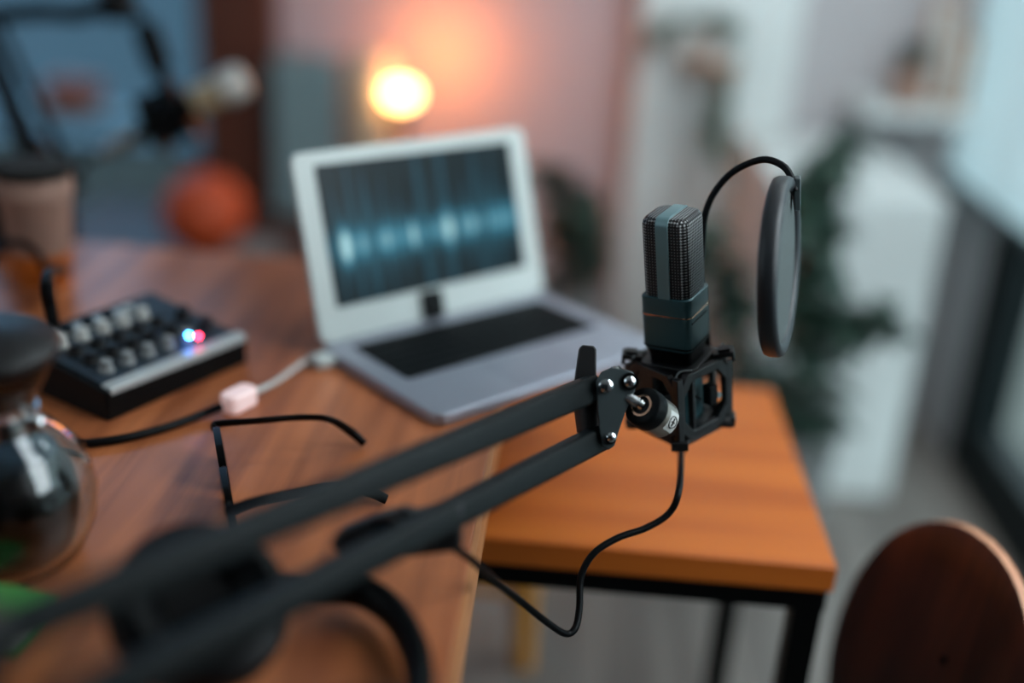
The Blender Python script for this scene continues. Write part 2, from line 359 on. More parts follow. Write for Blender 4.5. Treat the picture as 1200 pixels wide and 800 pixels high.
# ---------------------------------------------------------------- chair at the right
def make_chair():
    A = at(1096, 607, 1.05); wv = V(0.28, -0.96, 0).normalized()
    c = A + wv*0.045; root = thing('wooden_chair', 'dark walnut chair with a rounded backrest at the lower right corner of the photo', 'chair', (c.x+0.2, c.y+0.08, 0))
    nrm = V(0, 0, 1).cross(wv).normalized()      # towards +x side
    if nrm.x < 0: nrm = -nrm
    hw, hh = 0.142, 0.18; N = 48
    bmf = BM(); zc = A.z-hh
    def pt(a, off, s=1.0):
        ex = 2/2.15
        x = hw*s*math.copysign(abs(math.cos(a))**ex, math.cos(a)); z = hh*s*math.copysign(abs(math.sin(a))**ex, math.sin(a))
        return c + wv*x + V(0, 0, zc-c.z+z) + nrm*(off - 0.9*x*x + 0.0 + (z*0.12))
    rings = {}
    for off in (0, 0.013):
        rr = []
        for s in (1.0, 0.97, 0.8, 0.6, 0.4, 0.2):
            ss = s if s < 1 else 1.0
            o2 = off if s < 1 else (0.002 if off == 0 else 0.011)
            rr.append([bmf.verts.new(pt(2*PI*i/N, o2, ss)) for i in range(N)])
        cen = bmf.verts.new(pt(PI/2, off, 0.0)); rings[off] = rr
        for q in range(len(rr)-1):
            for i in range(N):
                j = (i+1) % N; bmf.faces.new((rr[q][i], rr[q][j], rr[q+1][j], rr[q+1][i]))
        for i in range(N): bmf.faces.new((rr[-1][i], rr[-1][(i+1) % N], cen))
    o0, o1 = rings[0][0], rings[0.013][0]; edge = []
    for i in range(N):
        j = (i+1) % N; edge.append(bmf.faces.new((o0[i], o0[j], o1[j], o1[i])))
    bmf.faces.ensure_lookup_table()
    for f in edge: f.material_index = 1
    obj('backrest', bmf, [m_walnut, m_plyedge], root, angle=50)
    s = at(1082, 776, 1.05)
    d = (s-EYE).normalized()
    # screw sits on the surface of the backrest
    x = (s-c).dot(wv); z = (s.z - zc); p = pt(PI/2, 0, 0); p = c + wv*x + V(0, 0, zc-c.z+z) + nrm*(-0.9*x*x+z*0.12)
    b = BM(); cyl(b, p-nrm*0.0015, p+nrm*0.014, 0.0045); obj('screw', b, m_black, root)
    sc = c + nrm*0.26; sc.z = 0.43
    mt = frame(sc, wv, nrm, (0, 0, 1)); b = BM(); prism(b, rrect(0.38, 0.38, 0.09, 8), 0, 0.014, mt); obj('seat', b, m_walnut, root, bevel=0.003)
    b = BM()
    for x in (-0.03, 0.03): tube(b, [c+wv*x+V(0, 0, zc-c.z-hh+0.05)+nrm*0.07, c+wv*x+V(0, 0, zc-c.z-hh-0.06)+nrm*0.08, V(*(c+wv*x+nrm*0.11).xy, 0.42), V(*(c+wv*x+nrm*0.2).xy, 0.422)], 0.007)
    obj('back_bracket', b, m_black, root)
    for sx in (-1, 1):
        for sy in (-1, 1):
            b = BM(); cyl(b, mt @ V(sx*0.19, sy*0.19, -0.43), mt @ V(sx*0.13, sy*0.13, 0), 0.009); obj('leg', b, m_black, root)
make_chair()

# ---------------------------------------------------------------- microphone
TOP = at(787.5, 247, 0.872); L = 0.186
R = Matrix.Rotation(math.radians(-8.6), 4, 'Y') @ Matrix.Rotation(math.radians(3), 4, 'X') @ Matrix.Rotation(math.radians(-28.6), 4, 'Z')
UP = (R @ V(0, 0, 1)).normalized(); BOT = TOP - UP*L
MM = Matrix.Translation(BOT) @ R
def grille_mat():
    m = bpy.data.materials.new('woven_wire_grille'); m.use_nodes = True; nt = m.node_tree; Lk = nt.links.new; b = nt.nodes['Principled BSDF']
    tc = nt.nodes.new('ShaderNodeTexCoord'); sp = nt.nodes.new('ShaderNodeSeparateXYZ'); Lk(tc.outputs['Object'], sp.inputs[0])
    def mth(op, a, c=None):
        n = nt.nodes.new('ShaderNodeMath'); n.operation = op
        for i, v in enumerate((a, c)):
            if v is None: continue
            if isinstance(v, (int, float)): n.inputs[i].default_value = v
            else: Lk(v, n.inputs[i])
        return n.outputs[0]
    k = 2*PI/0.0024
    sx = mth('SINE', mth('MULTIPLY', sp.outputs[0], k)); sy = mth('SINE', mth('MULTIPLY', sp.outputs[1], k)); sz = mth('SINE', mth('MULTIPLY', sp.outputs[2], k))
    s = mth('ADD', mth('ADD', sx, sy), sz)
    cr = nt.nodes.new('ShaderNodeValToRGB'); cr.color_ramp.elements[0].position = 0.5; cr.color_ramp.elements[0].color = (0.004, 0.004, 0.005, 1)
    cr.color_ramp.elements[1].position = 0.95; cr.color_ramp.elements[1].color = (0.30, 0.31, 0.31, 1)
    v = mth('ADD', mth('MULTIPLY', s, 0.25), 0.5); Lk(v, cr.inputs[0]); Lk(cr.outputs[0], b.inputs['Base Color'])
    bp = nt.nodes.new('ShaderNodeBump'); bp.inputs['Distance'].default_value = 0.0008; bp.inputs['Strength'].default_value = 0.9; Lk(v, bp.inputs['Height']); Lk(bp.outputs[0], b.inputs['Normal'])
    b.inputs['Roughness'].default_value = 0.5; b.inputs['Metallic'].default_value = 0.3
    return m
m_grille = grille_mat()
mic = thing('condenser_microphone', 'teal-grey condenser microphone with a black mesh grille, upright in focus in the black shock mount', 'microphone', BOT, rot=R.to_euler())
ID = Matrix.Identity(4)
def loft(b, secs):
    """secs: (z, w, d, r) rounded rectangles joined up"""
    rg = [[b.verts.new(V(x, y, z)) for x, y in rrect(w_, d_, r_, 5)] for z, w_, d_, r_ in secs]
    n = len(rg[0])
    for A_, B_ in zip(rg, rg[1:]):
        for i in range(n): b.faces.new((A_[i], A_[(i+1) % n], B_[(i+1) % n], B_[i]))
    b.faces.new(rg[0][::-1]); b.faces.new(rg[-1])
W = 0.0400; GB = 0.1165
b = BM(); loft(b, [(0.0, 0.030, 0.030, 0.006), (0.003, 0.034, 0.034, 0.007), (0.064, 0.034, 0.034, 0.007), (0.0695, 0.036, 0.036, 0.006), (0.0755, 0.0432, 0.0432, 0.006), (GB+0.0025, 0.0432, 0.0432, 0.006), (GB+0.003, 0.0420, 0.0420, 0.006)])
obj('body', b, m_teal, mic, local=True)
gt = L-0.001
b = BM(); loft(b, [(GB, W, W, 0.009), (gt-0.0065, W, W, 0.009), (gt-0.0035, W-0.0012, W-0.0012, 0.009), (gt-0.0012, W-0.004, W-0.004, 0.009), (gt, W-0.0085, W-0.0085, 0.008)])
obj('grille', b, m_grille, mic, local=True, angle=80)
# strap over the grille, front - top - back
b = BM(); h = W/2; t = 0.0014; sw = 0.0053
path = [(-h, GB), (-h, gt-0.0065), (-h+0.0008, gt-0.0032), (-h+0.0026, gt-0.001), (-h+0.005, gt)]
path = path + [(-y, z) for y, z in path[::-1]]
def offp(p, o):
    out = []
    for i, (y, z) in enumerate(p):
        a = V(*p[max(i-1, 0)]); c = V(*p[min(i+1, len(p)-1)]); d = (c-a).normalized(); out.append((y-d.y*o, z+d.x*o))
    return out
po, pi_ = offp(path, t), offp(path, -0.0006)
vs = [[b.verts.new(V(sx*sw, y, z)) for y, z in p] for sx in (-1, 1) for p in (po, pi_)]
for i in range(len(path)-1):
    for q in ((vs[0], vs[2]), (vs[3], vs[1]), (vs[2], vs[3]), (vs[1], vs[0])): b.faces.new((q[0][i], q[1][i], q[1][i+1], q[0][i+1]))
obj('strap', b, m_strap, mic, local=True, bevel=0.0003, angle=50)
b = BM(); ringprism(b, rrect(0.0439, 0.0439, 0.0064), rrect(0.0426, 0.0426, 0.0057), 0.1035, 0.1046, ID); obj('accent_band', b, m_copper, mic, local=True)
b = BM(); ringprism(b, rrect(0.0436, 0.0436, 0.0062), rrect(0.0426, 0.0426, 0.0057), 0.0705+0.005, 0.077, ID); obj('lower_rim', b, m_black, mic, local=True)
b = BM(); loft(b, [(0.057, 0.0352, 0.0352, 0.007), (0.0690, 0.0375, 0.0375, 0.006), (0.0728, 0.0412, 0.0412, 0.006)]); obj('lower_collar_shade', b, m_black, mic, local=True)  # black neck stands in for the shadow under the body
b = BM(); box(b, (0.0217, -0.002, 0.0985), (0.0006, 0.030, 0.0009)); obj('side_groove', b, m_black, mic, local=True)

# ---------------------------------------------------------------- shock mount
sm = thing('shock_mount', 'black plastic shock mount cradling the lower half of the focused microphone', 'shock mount', BOT, rot=R.to_euler())
# cradle: two square rings and four posts hugging the microphone
b = BM()
ringprism(b, rrect(0.050, 0.050, 0.008), rrect(0.0365, 0.0365, 0.007), 0.052, 0.0605, ID)
ringprism(b, rrect(0.050, 0.050, 0.008), rrect(0.0365, 0.0365, 0.007), -0.002, 0.006, ID)
for sx in (-1, 1):
    for sy in (-1, 1): box(b, (sx*0.0212, sy*0.0212, 0.028), (0.005, 0.005, 0.056))
box(b, (0, 0, -0.004), (0.040, 0.040, 0.006))
obj('cradle', b, m_blackp, sm, local=True, bevel=0.0006)
# outer cage, turned so that one corner faces the viewer: octagonal side frames
CZ = Matrix.Rotation(math.radians(-21), 4, 'Z'); HC = 0.0285
def oct_(w_, h_, c_, cz): return [(w_/2, cz-h_/2+c_), (w_/2, cz+h_/2-c_), (w_/2-c_*0.8, cz+h_/2), (-w_/2+c_*0.8, cz+h_/2), (-w_/2, cz+h_/2-c_), (-w_/2, cz-h_/2+c_), (-w_/2+c_*0.8, cz-h_/2), (w_/2-c_*0.8, cz-h_/2)]
for k in range(4):
    KZ = CZ @ Matrix.Rotation(k*PI/2, 4, 'Z')
    b = BM(); mt = KZ @ frame((0, -HC, 0), (1, 0, 0), (0, 0, 1), (0, -1, 0))
    ringprism(b, oct_(0.060, 0.060, 0.013, 0.029), oct_(0.047, 0.046, 0.0115, 0.029), -0.003, 0.003, mt)
    obj('cage_frame', b, m_blackp, sm, local=True, bevel=0.0007)
    b = BM(); box(b, (HC, -HC, 0.028), (0.0065, 0.0065, 0.052 if k else 0.060), KZ); obj('cage_post', b, m_blackp, sm, local=True, bevel=0.0008)
    for z, t_ in ((0.0615, 1), (-0.003, -1)):
        if k == 0 and t_ == 1: continue
        d = V(1, -1, 0).normalized(); mt = KZ @ frame(d*0.0375+V(0, 0, z), d, V(-d.y, d.x, 0), (0, 0, 1)) @ Matrix.Rotation(math.radians(-8*t_), 4, 'Y')
        b = BM(); box(b, (0, 0, 0), (0.017, 0.014, 0.0042), mt); box(b, (0.0070, 0, -0.0035*t_), (0.003, 0.014, 0.006), mt); box(b, (0.001, 0, 0.003*t_), (0.010, 0.009, 0.003), mt)
        obj('claw', b, m_blackp, sm, local=True, bevel=0.0008)
    b = BM(); box(b, (0.010, -HC+0.002, 0.029), (0.009, 0.009, 0.018), KZ); obj('grip_block', b, m_rubber, sm, local=True, bevel=0.001)
    b = BM(); cyl(b, KZ @ V(0.016, -HC, 0.027), KZ @ V(0.016, -HC-0.003, 0.027), 0.0025, seg=12); obj('grip_screw', b, m_chrome, sm, local=True)
m_cord = M('grey_elastic', (120, 126, 126), 0.6)
for k in range(4):
    KZ = CZ @ Matrix.Rotation(k*PI/2, 4, 'Z')
    b = BM(); tube(b, [KZ @ V(*p_) for p_ in ((HC+0.006, -0.018, 0.064), (HC-0.001, -0.022, 0.0625), (HC-0.003, -0.026, 0.0595), (HC-0.001, -HC-0.002, 0.052))], 0.0008, 8); obj('elastic_cord', b, m_cord, sm, local=True)
    b = BM(); tube(b, [KZ @ V(*p_) for p_ in ((HC, -0.016, 0.045), (HC-0.003, -0.010, 0.037), (HC, -0.003, 0.030))], 0.0011, 8); obj('elastic_cord', b, m_rubber, sm, local=True)
b = BM(); box(b, (0.0, 0, -0.008), (0.050, 0.050, 0.005), CZ); box(b, (0.0, 0, -0.0115), (0.036, 0.036, 0.004), CZ); obj('bottom_plate', b, m_blackp, sm, local=True, bevel=0.001)
# swivel barrel
s0 = at(752, 475, 0.838); s1 = at(787, 499, 0.872); ax = (s1-s0).normalized()
b = BM(); mt = axisframe(s0, ax)
lathe(b, [(0, 0), (0.0125, 0), (0.0150, 0.0015), (0.0158, 0.004), (0.0158, 0.0125), (0, 0.0125)], mt); obj('swivel_cap', b, m_rubber, sm)
b = BM(); lathe(b, [(0.0072, -0.0008), (0.0086, -0.0008), (0.0088, 0.0006), (0.0072, 0.0006)], mt, closed=True); obj('cap_washer', b, m_copper, sm)
b = BM(); lathe(b, [(0.0, 0.0122), (0.0148, 0.0122), (0.0150, 0.015), (0.0150, 0.031), (0.013, 0.033), (0, 0.033)], mt); sl = obj('swivel_barrel', b, m_sleeve, sm)
# wrapped label with a ringed plus sign
side = (-FWD + RIGHT*0.45 + DOWN*0.1); side = (side - ax*side.dot(ax)).normalized(); tang = ax.cross(side)
def curved_patch(b, a0, a1, z0, z1, r, n=14):
    rows = []
    for zz in (z0, z1): rows.append([b.verts.new(s0 + ax*zz + (side*math.cos(a0+(a1-a0)*i/n) + tang*math.sin(a0+(a1-a0)*i/n))*r) for i in range(n+1)])
    for i in range(n): b.faces.new((rows[0][i], rows[0][i+1], rows[1][i+1], rows[1][i]))
b = BM(); curved_patch(b, -0.55, 0.55, 0.0185, 0.0308, 0.01525); obj('label', b, m_label, sm)
b = BM()
def sympt(u, v, r=0.0154): a = u/r; return s0 + ax*(0.0247+v) + (side*math.cos(a)+tang*math.sin(a))*r
ring = [sympt(0.0047*math.cos(2*PI*i/24), 0.0047*math.sin(2*PI*i/24)) for i in range(25)]
tube(b, ring, 0.0005, 6, smooth=False); tube(b, [sympt(-0.0032, 0), sympt(0, 0), sympt(0.0032, 0)], 0.0006, 6, 3); tube(b, [sympt(0, -0.0022), sympt(0, 0), sympt(0, 0.0022)], 0.0005, 6, 3)
obj('label_mark', b, m_black, sm)
b = BM(); c0 = at(786, 492, 0.872); box(b, (-0.012, -HC+0.001, 0.029), (0.026, 0.005, 0.050), MM @ CZ); obj('swivel_bracket', b, m_blackp, sm, bevel=0.001)

# ---------------------------------------------------------------- microphone cable
cb = thing('microphone_cable', 'black cable hanging from the focused microphone and curving back to the boom arm', 'cable', BOT-UP*0.012)
b = BM(); p = BOT-UP*0.0135
cyl(b, p, p-UP*0.006, 0.0066, 0.006); cyl(b, p-UP*0.006, p-UP*0.0205, 0.0046, 0.0036); obj('connector', b, m_rubber, cb)
b = BM(); pts = [p-UP*0.018]+[at(x, y, d) for x, y, d in ((796, 572, .893), (785, 600, .893), (758, 618, .89), (724, 630, .885), (696, 648, .88), (681, 675, .878), (679, 712, .872), (674, 736, .865), (662, 742, .86), (640, 728, .845), (610, 704, .82), (580, 680, .78), (552, 655, .745), (530, 640, .725))]
tube(b, pts, 0.0028, 12); obj('cord', b, m_rubber, cb)

# ---------------------------------------------------------------- pop filter
pf = thing('pop_filter', 'round black pop filter on a gooseneck to the right of the focused microphone', 'pop filter', at(915, 418, 0.86))
pc = at(914.5, 313, 0.862); vd = (pc-EYE).normalized()
yy = UP.copy(); xr = vd.cross(yy).normalized(); bk = yy.cross(xr).normalized()    # bk points back towards the eye
if bk.dot(vd) > 0: bk = -bk
th = math.radians(82); nn = (bk*math.cos(th) + xr*math.sin(th)).normalized()
pm = axisframe(pc, nn, yy)
m_rim = M('pop_filter_rim', (22, 26, 30), 0.45)
b = BM(); prof = [(0.0590, 0.0045), (0.0625, 0.0068), (0.0660, 0.0072), (0.0690, 0.0058), (0.0702, 0.003), (0.0702, -0.0035), (0.0690, -0.0068), (0.0660, -0.0080), (0.0600, -0.0065), (0.0590, -0.004), (0.0590, 0.002)]
lathe(b, prof, pm, seg=96, closed=True); obj('rim', b, m_rim, pf, angle=60)
m_nyl = M('grey_nylon_mesh', (62, 70, 70), 0.8, var=0.1, scale=2500, bump=0.4)
b = BM(); lathe(b, [(0, 0.0034), (0.0592, 0.0034), (0.0592, 0.0028), (0, 0.0028)], pm, seg=64); obj('nylon_screen', b, m_nyl, pf)
b = BM(); lathe(b, [(0, -0.0048), (0.0592, -0.0048), (0.0592, -0.0040), (0, -0.0040)], pm, seg=64); obj('nylon_screen', b, m_black, pf)
goose = [MM @ V(0.012, 0.037, 0.045), at(822, 330, .905), at(823, 285, .905), at(826, 252, .903), at(838, 224, .90), at(861, 200, .893), at(893, 187, .88), at(917, 194, .870), at(929, 211, .865), at(932, 224, .863)]
b = BM(); tube(b, goose, 0.0028, 14); obj('gooseneck', b, m_rubber, pf)
b = BM(); mt = frame(at(934.5, 226, 0.868), xr, UP, bk); box(b, (0, 0, 0), (0.005, 0.026, 0.010), mt); obj('clip', b, m_plate, pf, bevel=0.001)
b = BM(); box(b, (0.012, 0.037, 0.045), (0.012, 0.010, 0.014), MM); obj('neck_clamp', b, m_blackp, pf, bevel=0.001)

# ---------------------------------------------------------------- boom arm
P0 = at(694, 455, 0.856); P1 = at(-60, 768, 0.47); Q0 = at(704, 512, 0.858); Q1 = at(-60, 905, 0.47)
ba = thing('boom_arm', 'dark boom arm reaching from the lower left to the focused microphone', 'microphone arm', (P1.x, P1.y, ZD))
def bar(b, p, q, w_, h_, trim=0.0):
    d = (q-p).normalized(); dn = (Q0-P0); up_ = -(dn - d*dn.dot(d)).normalized(); sd = d.cross(up_)
    Ln = (q-p).length; mt = frame(p, sd, up_, d); prism(b, rrect(w_, h_, min(w_, h_)*0.18, 4), 0, Ln, mt); return mt
b = BM(); bar(b, P0, P1, 0.016, 0.0200); obj('upper_bar', b, m_arm, ba, angle=60)
b = BM(); bar(b, Q0, Q1, 0.016, 0.0190); obj('lower_bar', b, m_arm, ba, angle=60)
def slab(b, pix, d, th_):
    pts = [at(x, y, d) for x, y in pix]; A_ = [b.verts.new(p) for p in pts]; B_ = [b.verts.new(p+FWD*th_) for p in pts]; n = len(pts)
    for i in range(n): b.faces.new((A_[i], A_[(i+1) % n], B_[(i+1) % n], B_[i]))
    b.faces.new(A_); b.faces.new(B_[::-1])
outl = [(699, 446), (705, 436), (716, 431), (730, 432), (742, 436), (746, 446), (744, 458), (733, 482), (724, 508), (720, 522), (713, 527), (706, 523), (702, 500), (700, 478)]
b = BM(); slab(b, outl, 0.838, 0.0025); obj('end_plate', b, m_plate, ba, bevel=0.0007)
b = BM(); slab(b, outl, 0.872, 0.0025); obj('end_plate', b, m_plate, ba, bevel=0.0007)
b = BM(); cyl(b, at(738, 447, .836), at(738, 447, .880), 0.0068); cyl(b, at(716, 514, .836), at(716, 514, .880), 0.004); cyl(b, at(710, 452, .836), at(710, 452, .880), 0.0045); obj('axle', b, m_black, ba)
for (x, y, r_) in ((710, 452, .0052), (738, 447, .0042), (716, 512, .0036)):
    b = BM(); c_ = at(x, y, 0.8365); lathe(b, [(0, 0.0032), (r_*0.55, 0.0030), (r_, 0.0016), (r_, -0.001), (0, -0.001)], axisframe(c_, -FWD)); obj('screw', b, m_chrome, ba)
b = BM(); cyl(b, at(722, 437, .848), at(721, 429, .848), 0.0072, 0.003, 16); obj('steel_nut', b, m_chrome, ba)
b = BM(); cyl(b, at(690, 470, .866), at(693, 505, .866), 0.0125, 0.0115, 24); obj('spacer', b, m_blackp, ba)
b = BM(); slab(b, [(672, 456), (679, 408), (683, 404), (696, 405), (699, 409), (699, 452)], 0.872, 0.010); obj('locking_lever', b, m_blackp, ba, bevel=0.0012)
b = BM(); q0 = at(735, 465, 0.842); 
cyl(b, q0, s0+ax*0.002, 0.0046, 0.0046, 20)
for k in range(7):
    pk = q0.lerp(s0, 0.1+0.12*k); mt = axisframe(pk, s0-q0); lathe(b, [(0.0046, -0.0005), (0.0053, 0), (0.0046, 0.0005)], mt, seg=20)
obj('threaded_stud', b, m_chrome, ba)
# dark block under the lower bar that holds the microphone cable
b = BM(); slab(b, [(386, 640), (396, 622), (440, 604), (472, 596), (486, 600), (541, 588), (541, 646), (470, 654), (420, 668)], 0.715, 0.022); obj('cable_block', b, m_blackp, ba, bevel=0.003)
b = BM(); mt = axisframe(at(455, 618, .70), -FWD); cyl(b, mt @ V(0, 0, 0), mt @ V(0, 0, 0.012), 0.009); obj('block_knob', b, m_black, ba)
b = BM()
cyl(b, P1+(P0-P1).normalized()*0.0+RIGHT*0-FWD*0.02, P1+FWD*0.02, 0.022); slab(b, [(-95, 730), (-30, 730), (-30, 930), (-95, 930)], 0.46, 0.02)
obj('elbow', b, m_blackp, ba)
b = BM(); cyl(b, (P1.x, P1.y, ZD+0.02), (P1.x, P1.y, P1.z), 0.012); obj('post', b, m_black, ba)
b = BM(); cyl(b, (P1.x, P1.y, ZD), (P1.x, P1.y, ZD+0.022), 0.034, 0.028, 32); obj('base', b, m_black, ba)
print('arm end', P1, Q1)

# ---------------------------------------------------------------- laptop
BLc = on(375, 405, 0.762); ang = math.radians(44.6)
ex = V(math.cos(ang), math.sin(ang), 0); ey = V(-math.sin(ang), math.cos(ang), 0)
LW, LD = 0.304, 0.197
c0 = BLc + ex*LW/2 - ey*LD/2
lp = thing('laptop', 'open silver laptop with a pale bezel showing a blue sound wave, askew on the desk', 'laptop', (c0.x, c0.y, ZD), rot=(0, 0, ang))
b = BM(); prism(b, rrect(LW, LD, 0.012, 6), 0.001, 0.0125, ID); obj('base', b, m_lap, lp, local=True, bevel=0.002)
kb = BM(); prism(kb, rrect(0.255, 0.096, 0.004, 3, 0, 0.030), 0.0124, 0.0130, ID); kbo = obj('keyboard', kb, m_keys, lp, local=True)
for r_ in range(6):
    n = 14
    for k in range(n):
        if r_ == 0 and 3 <= k <= 8:
            if k > 3: continue
            wk, xx = 0.108, -0.1245+0.0179*5.5+0.0085
        else: wk, xx = 0.0155, -0.1245+0.0179*k+0.0085
        kk = BM(); box(kk, (xx, -0.011+0.0158*r_, 0.0136), (wk, 0.0132, 0.0014)); obj('key', kk, m_keys, kbo, smooth=False, local=True)
b = BM(); prism(b, rrect(0.098, 0.062, 0.004, 3, 0, -0.058), 0.0122, 0.0128, ID); obj('trackpad', b, m_keyin, lp, local=True)
tl = math.radians(17)
LM = Matrix.Translation(V(0, LD/2-0.004, 0.0135)) @ Matrix.Rotation(PI/2-tl, 4, 'X')     # x right, y up the lid, z out of the screen
LH = 0.192
b = BM(); prism(b, rrect(LW, LH, 0.011, 6, 0, LH/2), -0.006, 0.0, LM); lid = obj('lid', b, m_bez, lp, local=True, bevel=0.0012)
b = BM(); prism(b, rrect(0.256, 0.144, 0.001, 1, 0, 0.106), 0.0, 0.0007, LM)
def wave_mat():
    m = bpy.data.materials.new('sound_wave_screen'); m.use_nodes = True; nt = m.node_tree; Lk = nt.links.new; b = nt.nodes['Principled BSDF']
    tc = nt.nodes.new('ShaderNodeTexCoord'); sp = nt.nodes.new('ShaderNodeSeparateXYZ'); Lk(tc.outputs['Object'], sp.inputs[0])
    def mth(op, *a):
        n = nt.nodes.new('ShaderNodeMath'); n.operation = op
        for i, v in enumerate(a):
            if isinstance(v, (int, float)): n.inputs[i].default_value = v
            else: Lk(v, n.inputs[i])
        return n.outputs[0]
    def nz(scale, off, det=2):
        n = nt.nodes.new('ShaderNodeTexNoise'); n.noise_dimensions = '1D'; n.inputs['Scale'].default_value = scale; n.inputs['Detail'].default_value = det
        Lk(mth('ADD', sp.outputs[0], off), n.inputs['W']); return n.outputs['Fac']
    yy_ = mth('SUBTRACT', sp.outputs[2], 0.103)
    amp = mth('ADD', mth('MULTIPLY', mth('POWER', nz(260, 3, 4), 3.2), 0.20), mth('MULTIPLY', mth('POWER', nz(60, 9), 6), 0.9))
    d = mth('DIVIDE', mth('ABSOLUTE', yy_), amp)
    inside = mth('SUBTRACT', 1.0, d); mx = nt.nodes.new('ShaderNodeClamp'); Lk(mth('MULTIPLY', inside, 2.2), mx.inputs[0])
    # brighter core band
    core = mth('POWER', 2.718, mth('MULTIPLY', mth('MULTIPLY', yy_, yy_), -6000.0))
    blot = mth('POWER', nz(62, 33), 4)
    f = mth('MULTIPLY', mx.outputs[0], mth('ADD', 0.07, mth('MULTIPLY', core, mth('MULTIPLY', blot, 5.0))))
    cr = nt.nodes.new('ShaderNodeValToRGB'); e = cr.color_ramp.elements
    e[0].position = 0; e[0].color = (*lin((7, 17, 22)), 1); e[1].position = 1; e[1].color = (*lin((170, 215, 220)), 1)
    a = e.new(0.3); a.color = (*lin((45, 115, 138)), 1)
    Lk(f, cr.inputs[0]); Lk(cr.outputs[0], b.inputs['Emission Color']); b.inputs['Emission Strength'].default_value = 1.0
    b.inputs['Base Color'].default_value = (0.003, 0.005, 0.006, 1); b.inputs['Roughness'].default_value = 0.3; b.inputs['Specular IOR Level'].default_value = 0.15
    return m
obj('screen', b, wave_mat(), lid, local=True, smooth=False)
b = BM(); prism(b, rrect(0.250, 0.012, 0.003, 3, 0, -0.001), -0.008, -0.001, LM); obj('hinge', b, m_black, lp, local=True)
b = BM(); prism(b, rrect(0.026, 0.030, 0.003, 3, -0.012, 0.016), 0.0, 0.006, LM); obj('dark_bezel_block', b, m_black, lid, local=True)  # dark rounded block over the lower bezel

# cable joined to the charging lead, left of the laptop
cc = on(280, 466, ZD+0.01)
ad = thing('charging_lead', 'whitish plug and lead running from the desk to the laptop', 'cable', (cc.x, cc.y, ZD))
a2 = on(400, 412, ZD+0.006); dr = (a2-cc); dr.z = 0; dr.normalize()
b = BM(); mt = frame((cc.x, cc.y, ZD), dr, V(-dr.y, dr.x, 0), (0, 0, 1)); prism(b, rrect(0.034, 0.020, 0.007), 0, 0.018, mt)
m_plug = M('pinkish_glow_plug', (240, 214, 212), 0.25, emit=(255, 205, 200, 0.25)); obj('plug', b, m_plug, ad, bevel=0.003)  # weak emission paints a bright pinkish gleam on the plug
b = BM(); tube(b, [cc+dr*0.018-V(0, 0, .002), on(325, 446, ZD+0.004), on(355, 425, ZD+0.004), on(385, 412, ZD+0.006), a2], 0.0026); obj('cord', b, m_label, ad)
b = BM(); e0 = BLc - ex*0.012; mt = frame((e0.x, e0.y, ZD), ex, ey, (0, 0, 1)); box(b, (0.0015, -0.022, 0.0065), (0.021, 0.020, 0.010), mt); obj('laptop_plug', b, m_bez, ad, bevel=0.002)
bc = BM(); tube(bc, [cc-dr*0.021, on(235, 486, ZD+0.005), on(190, 502, ZD+0.004), on(130, 516, ZD+0.004), on(60, 520, ZD+0.004), on(-30, 505, ZD+0.004), on(-90, 470, ZD+0.004)], 0.0038)
tag(obj('usb_cable', bc, m_rubber), 'thick black cable running across the desk from the whitish plug to the coffee carafe', 'cable')

# ---------------------------------------------------------------- spectacles
gl = thing('eyeglasses', 'thin black framed eyeglasses lying open on the desk', 'glasses', on(258, 560, ZD))
g0 = on(252, 492, ZD+0.032); g1 = on(268, 592, ZD+0.032); gd = (g1-g0); gw = gd.length; gd.normalize(); gn = V(gd.y, -gd.x, 0)
if gn.x < 0: gn = -gn
upv = (V(0, 0, 1)-gn*0.12).normalized(); gm = frame(g0.lerp(g1, 0.5)-upv*0.016, gd, upv, gd.cross(upv)); lr = 0.016
for s_ in (-1, 1):
    o_ = rrect(0.055, 0.038, 0.014, 6, s_*0.034, 0); i_ = rrect(0.047, 0.029, 0.011, 6, s_*0.034, 0)
    b = BM(); ringprism(b, o_, i_, -0.0028, 0.0028, gm); rm = obj('rim', b, m_black, gl)
    b = BM(); prism(b, rrect(0.0475, 0.0295, 0.011, 6, s_*0.034, 0), -0.0005, 0.0005, gm); tag(obj('lens', b, m_glass, rm), 'clear lens')
b = BM(); tube(b, [gm @ V(-0.009, 0.004, 0), gm @ V(0, 0.008, 0), gm @ V(0.009, 0.004, 0)], 0.0016, 8); obj('bridge', b, m_black, gl)
def temple(sx, pts):
    b = BM(); s = gm @ V(sx*0.060, 0.010, 0); s2 = gm @ V(sx*(gw/2), 0.012, 0)
    tube(b, [s, s2]+pts, [0.003, 0.003]+[0.0026]*(len(pts)-2)+[0.0034, 0.003], 8, flat=(1.35, 0.8)); obj('temple', b, m_black, gl)
temple(-1, [on(300, 493, ZD+0.033), on(350, 489, ZD+0.032), on(385, 491, ZD+0.031), on(410, 505, ZD+0.015), on(427, 520, ZD+0.004)])
temple(1, [on(300, 587, ZD+0.033), on(345, 577, ZD+0.032), on(390, 569, ZD+0.030), on(430, 575, ZD+0.012), on(453, 585, ZD+0.004)])

